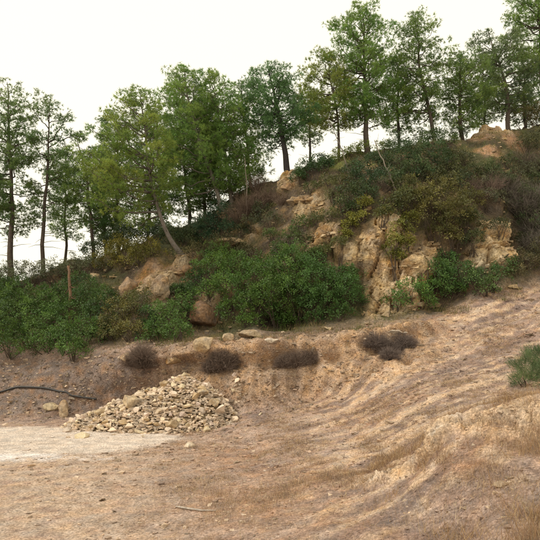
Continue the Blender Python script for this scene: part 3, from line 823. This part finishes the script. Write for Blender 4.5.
bush("tall dark brush behind the leafless thicket on the bank", [(522, 200, 15), (540, 186, 16), (504, 186, 13), (552, 210, 16), (530, 224, 12), (488, 172, 11)], (.038, .062, .022), (.08, .10, .032), seed=57, leaf=(.06, .03), dens=.8)
bush("grey olive scrub wrapped round the leafless thicket", [(514, 186, 12), (530, 196, 12), (500, 200, 10), (546, 208, 14), (484, 186, 10), (522, 214, 9)], (.055, .06, .03), (.10, .095, .045), seed=54, leaf=(.06, .03), dens=.7)
bush("dark green scrub along the red earth slope", [(492, 172, 9), (508, 164, 9), (526, 164, 10), (544, 170, 12), (474, 172, 8)], (.04, .06, .022), (.08, .085, .03), seed=55, leaf=(.07, .035), dens=.8)
bush("ragged olive scrub on the ledgy rocks above the wide shrub", [(316, 222, 8), (330, 216, 8), (304, 240, 8), (322, 252, 8), (338, 244, 7), (312, 188, 7)], (.05, .065, .022), (.10, .105, .03), seed=56, leaf=(.06, .035), dens=.6)

# bare leaning saplings and snag
def stem(label, pts, r0, r1, colour, name, cat, seed):
    global rng
    rng = np.random.default_rng(seed)
    b = ground(*pts[0]); Y = b[1]
    path = np.array([b - np.array((0, 0, .15))] + [at(x, y, Y + .0) for x, y in pts[1:]])
    q = pchip(np.arange(len(path)), path, np.linspace(0, len(path) - 1, 14))
    q[1:] += rng.normal(size=(13, 3)) * .015
    g = Geo(); g.tube(q, np.linspace(r0, r1, 14), C(*colour), 8)
    e = empty(name, b, label, cat)
    add("trunk", g.mesh("stem", b, True), M_BARK, e)
    tw = Geo()
    for k in range(7):
        i = rng.integers(4, 13); d = unit(rng.normal(size=3) + (0, 0, .6)); L = rng.uniform(.15, .5)
        tw.tube(np.stack((q[i], q[i] + d * L * .6, q[i] + d * L + (0, 0, .05))), (r1 * .7, r1 * .45, .003), C(*colour), 4)
    add("branches", tw.mesh("stem_branches", b), M_BARK, e)["kind"] = "stuff"
    return e
stem("bare brown broken trunk standing among the leafy shrubs on the bank", [(71, 325), (70, 300), (69, 266)], .075, .05, (.20, .12, .075), "dead_trunk", "trunk", 3)
stem("pale bare sapling leaning out from the shrubs on the cliff top", [(400, 196), (388, 172), (374, 140)], .04, .015, (.26, .22, .18), "bare_sapling", "tree", 4)
stem("pale straight bare stem rising out of the dry thicket", [(246, 224), (247, 196), (245, 158)], .03, .012, (.24, .19, .15), "bare_sapling", "tree", 5)
stem("grey dead stem at the crest beside the yellowish pine", [(350, 176), (342, 150), (328, 118)], .03, .012, (.20, .17, .14), "bare_sapling", "tree", 6)

# ------------------------------------------------------------------ boulders and rock outcrops
import bmesh
def ico(sub):
    bm = bmesh.new(); bmesh.ops.create_icosphere(bm, subdivisions=sub, radius=1.0)
    v = np.array([x.co[:] for x in bm.verts]); f = np.array([[q.index for q in t.verts] for t in bm.faces]); bm.free()
    return v, f
ICO = {k: ico(k) for k in (4, 5)}

def boulder_mesh(size, seed, sub=4, cuts=11, rough=.07, colour=(.40, .28, .16), crack=.0):
    r = np.random.default_rng(seed)
    v, f = ICO[sub]; v = v.copy()
    for k in range(cuts):
        n = unit(r.normal(size=3)); h = r.uniform(.55, .86)
        dd = v @ n - h
        v = v - np.clip(dd, 0, None)[:, None] * n * .96
    q = v * np.asarray(size)
    nn = unit(v)
    off = rough * (fbm(q, 2.2, 4, seed) + .4 * ridged(q, 1.6, 3, seed + 2) - .3)
    cc, ee, rr = cells(q, 1.8, seed)
    off += crack * ((rr - .5) * .8 - .6 * (1 - sstep(0, .14, ee)))
    q = q + nn * off[:, None]
    t1 = sstep(-.2, .4, fbm(q, 1.7, 3, seed + 5)); t2 = sstep(.1, .5, fbm(q, 2.6, 3, seed + 6))
    c = np.tile(C(*colour), (len(q), 1))
    c = mixc(c, C(*colour) * np.array((.72, .60, .50)), t1 * .8)
    c = mixc(c, C(.22, .19, .16), t2 * .5)
    return mesh_from("boulder", q, f, np.clip(c, .02, .9), False)

def boulder(label, px, py, size, seed, colour=(.40, .28, .16), rot=0, sub=4, sink=.35, name="boulder", cat="rock", group=None, crack=.0, rough=.07, cuts=11, tilt=0):
    h = ground(px, py)
    o = add(name, boulder_mesh(size, seed, sub, cuts, rough, colour, crack), M_ROCK)
    o.location = h + np.array((0, size[1] * .3, size[2] * (1 - 2 * sink)))
    o.rotation_euler = (0, tilt, rot)
    return tag(o, label, cat, group)

boulder("large angular brown boulder among the green shrubs", 204, 328, (.55, .5, .62), 3, (.22, .135, .08), .5, cuts=7, sink=.1)
boulder("round tan boulder lying under the large brown boulder", 203, 348, (.34, .32, .28), 4, (.42, .31, .19), 1.2, sink=.3)
boulder("tall tan rock leaning among shrubs beside the leaning pine", 160, 298, (.42, .45, .66), 5, (.38, .28, .18), .3, sink=.3, crack=.1, rough=.12)
boulder("rounded brown rock under the yellow olive shrub", 128, 296, (.42, .4, .55), 6, (.30, .20, .12), .8, sink=.2)
boulder("orange brown rock behind the tall tan rock", 182, 274, (.55, .5, .35), 7, (.30, .19, .105), .1, sink=.4, crack=.1, rough=.12)
boulder("flat tan slab high on the slope below the bare thicket", 230, 246, (.75, .6, .28), 8, (.36, .26, .15), .2, sink=.3)
boulder("tan block lying on the ledge in front of the big shrub", 250, 338, (.42, .3, .2), 9, (.40, .29, .18), .3, sink=.25)
boulder("small pale block on the ledge beside the round tan boulder", 228, 340, (.2, .18, .15), 10, (.50, .39, .26), .9, sink=.25)
boulder("flat whitish stone on the ledge below the large fresh shrub", 272, 342, (.24, .16, .08), 12, (.60, .52, .42), .1, sink=.3)
boulder("flat pale slab on the track edge above the cushion shrub", 398, 333, (.36, .2, .07), 13, (.62, .54, .44), .25, sink=.3)
boulder("brown stone beside the cushion shrub behind the rubble heap", 128, 362, (.28, .26, .24), 14, (.42, .31, .20), .25, sink=.3)
boulder("tan lump on the bank top near the rubble heap peak", 172, 360, (.3, .28, .22), 16, (.40, .28, .16), .7, sink=.4)
boulder("pointed tan stone standing at the yard edge left of the rubble heap".replace(" left of ", " beside "), 63, 417, (.17, .17, .30), 17, (.50, .38, .25), .2, sink=.2, cuts=8)
boulder("low lumpy tan stone behind the pointed stone at the yard edge", 52, 409, (.30, .2, .15), 18, (.46, .36, .23), .4, sink=.3)
boulder("whitish flat stone lying alone on the earth in front of the heap", 190, 447, (.15, .11, .055), 19, (.68, .56, .42), .3, sink=.3)
boulder("grey tan stone half buried in the near dry grass mound", 502, 486, (.085, .06, .03), 20, (.46, .36, .26), .3, sink=.4, cuts=16, rough=.02)
# weathered rock faces standing out of the slope
def outcrop(label, px, py, size, seed, colour, rot=0, sub=5, depth=.35, tilt=0, crack=.16, rough=.14, cuts=9):
    h = ground(px, py)
    o = add("rock_outcrop", boulder_mesh(size, seed, sub, cuts, rough, colour, crack), M_ROCK)
    o.location = h + np.array((0, size[1] * depth, 0)); o.rotation_euler = (tilt, 0, rot)
    return tag(o, label, "rock")
TAN = (.42, .31, .19)
outcrop("upper tan rock ledge below the crest and thick bare trunk", 306, 200, (1.1, .9, .45), 35, (.36, .265, .165), .1, depth=.55)
outcrop("brown rock block at the crest beside the dark round shrub", 292, 186, (.6, .6, .28), 46, (.33, .22, .13), .1, depth=.6, crack=.08)

# ------------------------------------------------------------------ rubble heap: every visible stone is a part
rng = np.random.default_rng(5)
stone_meshes = []
for k in range(18):
    bm = bmesh.new()
    pts = unit(rng.normal(size=(13, 3))) * rng.uniform(.72, 1.05, (13, 1)) * np.array((1, rng.uniform(.65, .95), rng.uniform(.5, .85)))
    for p in pts: bm.verts.new(p)
    res = bmesh.ops.convex_hull(bm, input=bm.verts)
    loose = [v for v in bm.verts if not v.link_faces]
    for v in loose: bm.verts.remove(v)
    bm.verts.index_update()
    v = np.array([x.co[:] for x in bm.verts]); f = np.array([[q.index for q in t.verts] for t in bm.faces]); bm.free()
    c = C(.68, .545, .42) * rng.uniform(.74, 1.16) * np.array((1, rng.uniform(.96, 1.02), rng.uniform(.85, 1.08)))
    if k % 6 == 0: c = C(.46, .33, .19)
    me = mesh_from("stone", v, f, np.tile(c, (len(v), 1)) * rng.uniform(.9, 1.1, (len(v), 1)), False)
    me.materials.append(M_STONE)
    stone_meshes.append(me)

front = at_z(165, 428, 0.0)
heap_base = np.array((front[0], front[1] + 1.0, 0.02))
heap = empty("rubble_heap", heap_base, "heap of pale tan broken stones at the back of the yard", "rubble")
peaks = []   # (x, y, height, radius x, radius y)
def hp(px, py, Y, rx, ry):
    p = at(px, py, Y); peaks.append((p[0], p[1], p[2], rx, ry))
hp(183, 374, 17.0, 1.75, 1.9); hp(205, 384, 16.8, 1.1, 1.6); hp(150, 388, 16.6, 1.5, 1.5); hp(122, 400, 16.5, 1.3, 1.2); hp(95, 411, 16.4, .9, .8); hp(222, 402, 16.5, .6, .9)
def heap_h(x, y):
    z = 0.0
    for (a, b_, h, rx, ry) in peaks:
        q = math.hypot((x - a) / rx, (y - b_) / ry)
        z = max(z, h * (1 - q ** 1.35) if q < 1 else 0)
    return z
core = Geo()
gx, gy = np.linspace(heap_base[0] - 3.2, heap_base[0] + 2.7, 70), np.linspace(14.5, 18.6, 46)
gv = np.array([(x, y, max(heap_h(x, y) - .10, drop(x, y)[2] - .12)) for x in gx for y in gy])
gv[:, 2] += .05 * fbm(gv, 3.0, 2, 3)
gi = np.arange(70 * 46).reshape(70, 46)
gq = np.stack((gi[:-1, :-1], gi[1:, :-1], gi[1:, 1:], gi[:-1, 1:]), -1).reshape(-1, 4)
keep = np.array([all(heap_h(*gv[i, :2]) > drop(*gv[i, :2])[2] - .12 and gv[i, 1] < 17.4 for i in q) for q in gq])
gq = gq[keep]
core.put(gv, np.concatenate((gq[:, [0, 1, 2]], gq[:, [0, 2, 3]])), C(.36, .26, .155))
add("rubble_fill", core.mesh("rubble_fill", heap_base, True), M_EARTH, heap)["kind"] = "stuff"
placed = []
tries = 0
big = [(132, 402, .36), (172, 424, .22), (100, 412, .2), (203, 392, .2), (215, 402, .22), (165, 384, .2)]
spots = []
for (px, py, s) in big:
    p = at(px, py, 16.0); spots.append((p[0], None, s, px, py))
cands = []
while len(placed) < 292 and tries < 30000:
    tries += 1
    x = rng.uniform(gx[0], gx[-1]); y = rng.uniform(14.4, 17.6)
    h = heap_h(x, y); g0 = drop(x, y)[2]
    if h <= 0.02 and rng.uniform() > .02: continue
    z = max(h, g0)
    s = float(np.clip(rng.lognormal(math.log(.110), .45), .05, .30))
    if any((x - a) ** 2 + (y - b_) ** 2 + (z - c_) ** 2 < (.80 * (s + t)) ** 2 for a, b_, c_, t in placed): continue
    if h <= g0 + .02 and len(placed) > 60 and rng.uniform() > .06: continue
    placed.append((x, y, z, s))
    o = add("stone", stone_meshes[rng.integers(18)], None, heap)
    o.location = np.array((x, y, z + s * .12)) - heap_base
    o.rotation_euler = tuple(rng.uniform(-.5, .5, 2)) + (rng.uniform(0, 6.28),)
    o.scale = (s * rng.uniform(1.0, 1.35), s * rng.uniform(.9, 1.15), s * rng.uniform(.8, 1.1))
big_mesh = boulder_mesh((.34, .28, .2), 77, 4, 9, .04, (.50, .38, .24))
for k, (px, py, s) in enumerate(big):
    h = at(px, py, 16.0)
    for st in np.linspace(14.2, 17.4, 60):
        q = at(px, py, st)
        if q[2] <= max(heap_h(q[0], q[1]), drop(q[0], q[1])[2]) + .05: h = q; break
    o = add("stone", big_mesh, M_ROCK, heap)
    o.location = h - heap_base; o.scale = (s / .34,) * 3; o.rotation_euler = (.1 * k, .15, 1.7 * k)
# small chips between the big stones
def chip_stuff(name, label, pts, sizes, colours, parent=None, origin=(0, 0, 0), seed=1):
    r = np.random.default_rng(seed)
    base = np.array([(x, y, z) for z in (-.5, .5) for y in (-.75, .75) for x in (-1, 1)], float)
    tri = np.array([(0, 2, 3), (0, 3, 1), (4, 5, 7), (4, 7, 6), (0, 1, 5), (0, 5, 4), (2, 6, 7), (2, 7, 3), (0, 4, 6), (0, 6, 2), (1, 3, 7), (1, 7, 5)])
    n = len(pts)
    v = base[None] * r.uniform(.55, 1.1, (n, 8, 1)) * r.uniform(.6, 1.2, (n, 1, 3)) * np.array((1, 1, .8)) + r.normal(size=(n, 8, 3)) * .16
    a = r.uniform(0, 6.28, n); ca, sa = np.cos(a)[:, None], np.sin(a)[:, None]
    v = np.stack((v[..., 0] * ca - v[..., 1] * sa, v[..., 0] * sa + v[..., 1] * ca, v[..., 2]), -1) * np.asarray(sizes)[:, None, None] + pts[:, None]
    f = (tri[None] + np.arange(n)[:, None, None] * 8).reshape(-1, 3)
    g = Geo(); g.put(v.reshape(-1, 3), f, np.repeat(colours, 8, 0))
    o = add(name, g.mesh(name, origin), M_STONE, parent)
    o["kind"] = "stuff"
    if label: o["label"] = label
    return o
cp = []
while len(cp) < 3200:
    x = rng.uniform(gx[0], gx[-1]); y = rng.uniform(14.4, 17.4); h = heap_h(x, y)
    if h > .01: cp.append((x, y, max(h, drop(x, y)[2]) - .02))
cp = np.array(cp)
chip_stuff("stone_chips", None, cp, rng.uniform(.025, .085, len(cp)), C(.60, .475, .355) * rng.uniform(.55, 1.25, (len(cp), 1)), heap, heap_base, 3)

# ------------------------------------------------------------------ surface scatter: pebbles, dry grass, litter
tri_a = np.linalg.norm(np.cross(flat[QF[:, 1]] - flat[QF[:, 0]], flat[QF[:, 3]] - flat[QF[:, 0]]), axis=1)
qrut = streak[QF[:, 0]]; QC = flat[QF].mean(1); qpx, qpy = pixel_of(QC)
qv = vv[QF[:, 0]]; qu = uu[QF[:, 0]]
vis = (QC[:, 1] > 2.5) & (qpx > -60) & (qpx < 600) & (qpy < 580)
qrock, qym, qramp, qbank = rockm[QF[:, 0]], ym[QF[:, 0]], ramp_m[QF[:, 0]], bank[QF[:, 0]]
def scatter(n, weight, seed):
    r = np.random.default_rng(seed)
    w = tri_a * weight * vis; w = w / w.sum()
    k = r.choice(len(QF), n, p=w)
    a, b_ = r.uniform(0, 1, (n, 1)), r.uniform(0, 1, (n, 1))
    q = flat[QF[k]]
    return (q[:, 0] * (1 - a) + q[:, 1] * a) * (1 - b_) + (q[:, 3] * (1 - a) + q[:, 2] * a) * b_, k, r

dist = np.maximum(QC[:, 1], 3)
low = qv < 6.8
patch0 = sstep(-.2, .4, fbm(QC, 1.1, 3, 83))
# pebbles
w = low * (1 - .9 * qym) * (.35 + qbank * 1.3 * (1 - sstep(330, 420, qu)) + .5 * sstep(.0, .5, fbm(QC, 1.0, 3, 71))) / dist ** 1.0
pp, kk, r = scatter(8000, w, 21)
sz = np.clip(r.lognormal(math.log(.013), .65, len(pp)), .005, .07) * np.clip(pp[:, 1] / 9, .6, 1.8)
pcx = C(.44, .33, .235) * r.uniform(.4, 1.35, (len(pp), 1))
chip_stuff("pebbles", "small pebbles strewn over the earth and bank", pp, sz, pcx, seed=4)
# clods of the same earth
w = low * (1 - .97 * qym) * (.3 + patch0) * sstep(-40, 120, qu) / dist ** 1.3
pp, kk, r = scatter(8000, w, 23)
chip_stuff("soil_clods", "small clods of dry earth over the yard and slope", pp, np.clip(r.lognormal(math.log(.014), .5, len(pp)), .006, .05) * np.clip(pp[:, 1] / 8, .7, 1.8), col[QF[kk, 0]] * r.uniform(.6, 1.12, (len(pp), 1)), seed=6)
# hillside rubble
w = (qv > 6.6) * (qv < 8.9) * (.2 + qrock)
pp, kk, r = scatter(1700, w, 22)
chip_stuff("rock_debris", "loose rock debris on the hillside", pp, np.clip(r.lognormal(math.log(.06), .5, len(pp)), .02, .2), C(.40, .29, .17) * r.uniform(.5, 1.3, (len(pp), 1)), seed=5)

def grass(name, label, n, weight, hgt, width, cols_, seed, per=14, spread=.06, flatten=.0):
    global rng
    rng = np.random.default_rng(seed)
    pts, k, r = scatter(n, weight, seed)
    g = Geo()
    b = np.repeat(pts, per, 0)
    b[:, :2] += rng.normal(size=(len(b), 2)) * spread
    b[:, 2] -= .01
    d_ = rng.normal(size=(len(b), 3)) * .55; d_[:, 2] = np.abs(d_[:, 2]) * (1 - flatten) + .75 * (1 - flatten) + .05
    d_ = unit(d_)
    ts = np.repeat(rng.uniform(.55, 1.35, n), per)
    c0 = np.array(cols_)[rng.integers(len(cols_), size=n)] * rng.uniform(.75, 1.25, (n, 1))
    dd = np.repeat(np.clip(pts[:, 1] / 9, .7, 2.2), per)
    g.needles(b, d_, rng.uniform(hgt[0], hgt[1], len(b)) * ts, width * dd, np.repeat(c0, per, 0) * rng.uniform(.8, 1.2, (len(b), 1)))
    o = add(name, g.mesh(name), M_DRY); return tag(o, label, kind="stuff")
STRAW = [(.50, .36, .21), (.43, .29, .165), (.56, .45, .29), (.33, .22, .135), (.20, .15, .12), (.38, .24, .13), (.30, .21, .15)]
patch = sstep(-.25, .4, fbm(QC, .8, 3, 81) + .55 * fbm(QC, 2.5, 3, 82))
nearm = sstep(250, 400, qu) * (qv < 4.2)
w = low * (1 - .97 * qym) * (1 - .97 * qrock) * (1 - .9 * qramp * sstep(-.05, .25, qrut)) * (.10 + patch * (.45 + 1.1 * nearm) + .25 * (qv < 3.2)) * (.25 + patch) * sstep(90, 260, qu) / dist ** 1.3
grass("dry_grass", "dry straw coloured grass tufts over the slope", 14500, w, (.03, .10), .004, STRAW, 31, per=9, spread=.045)
w = low * (1 - .97 * qym) * (1 - .97 * qrock) * (1 - .9 * qramp * sstep(-.05, .25, qrut)) * (.3 + .7 * patch + .6 * qramp) * sstep(-20, 200, qu) * (.15 + patch ** 2) / dist ** 1.1
grass("straw_litter", "flattened straw and twigs lying on the earth", 9000, w, (.04, .13), .005, STRAW + [(.20, .15, .13), (.13, .10, .09)], 32, per=6, spread=.09, flatten=.93)
w = low * sstep(330, 440, qu) * (qv < 4.0) * (.2 + patch) * (1 - .95 * qrock) / dist
grass("tall_dry_weeds", "taller brown dry weeds on the near mound", 1000, w, (.10, .24), .004, [(.30, .18, .08), (.44, .30, .15), (.20, .12, .08), (.34, .20, .10)], 33, per=10, spread=.06)
w = (qv > 6.2) * (qv < 9.3) * (1 - .97 * qrock) * patch
grass("hillside_grass", "thin dry and green grass on the hillside", 5000, w, (.10, .28), .006, [(.20, .17, .07), (.12, .13, .04), (.25, .18, .09), (.08, .10, .03)], 34, per=9, spread=.12)

# ------------------------------------------------------------------ hose and stick
hp_ = [(-60, 402), (-20, 397), (0, 393), (20, 388), (40, 388.5), (58, 392), (75, 397), (96, 400)]
hpts = np.array([ground(*p) + np.array((0, -.02, .035)) for p in hp_])
hq = pchip(np.arange(len(hpts)), hpts, np.linspace(0, len(hpts) - 1, 60))
for i in range(60):
    hq[i, 2] = max(hq[i, 2], drop(hq[i, 0], hq[i, 1])[2] + .03)
g = Geo(); g.tube(hq, .032, C(.02, .02, .022), 8)
m, nt, out = nodes_of("black_rubber")
bs = nt.nodes.new("ShaderNodeBsdfPrincipled"); bs.inputs["Roughness"].default_value = .55
nz = nt.nodes.new("ShaderNodeTexNoise"); nz.inputs["Scale"].default_value = 30
cr = nt.nodes.new("ShaderNodeValToRGB"); cr.color_ramp.elements[0].color = (.012, .012, .013, 1); cr.color_ramp.elements[1].color = (.06, .052, .045, 1)
nt.links.new(nz.outputs["Fac"], cr.inputs[0]); nt.links.new(cr.outputs[0], bs.inputs["Base Color"]); nt.links.new(bs.outputs[0], out.inputs[0])
o = add("hose", g.mesh("hose", hpts[3], True), m, loc=hpts[3])
tag(o, "black rubber hose lying in a curve along the low bank", "hose")
sp_ = np.array([ground(*p) + np.array((0, 0, .02)) for p in ((176, 508), (188, 510), (202, 512), (216, 512))])
g = Geo(); g.tube(sp_, (.012, .014, .012, .006), C(.42, .36, .30), 6)
tag(add("stick", g.mesh("stick", sp_[0], True), M_BARK, loc=sp_[0]), "thin pale dead stick lying on the near earth", "stick")
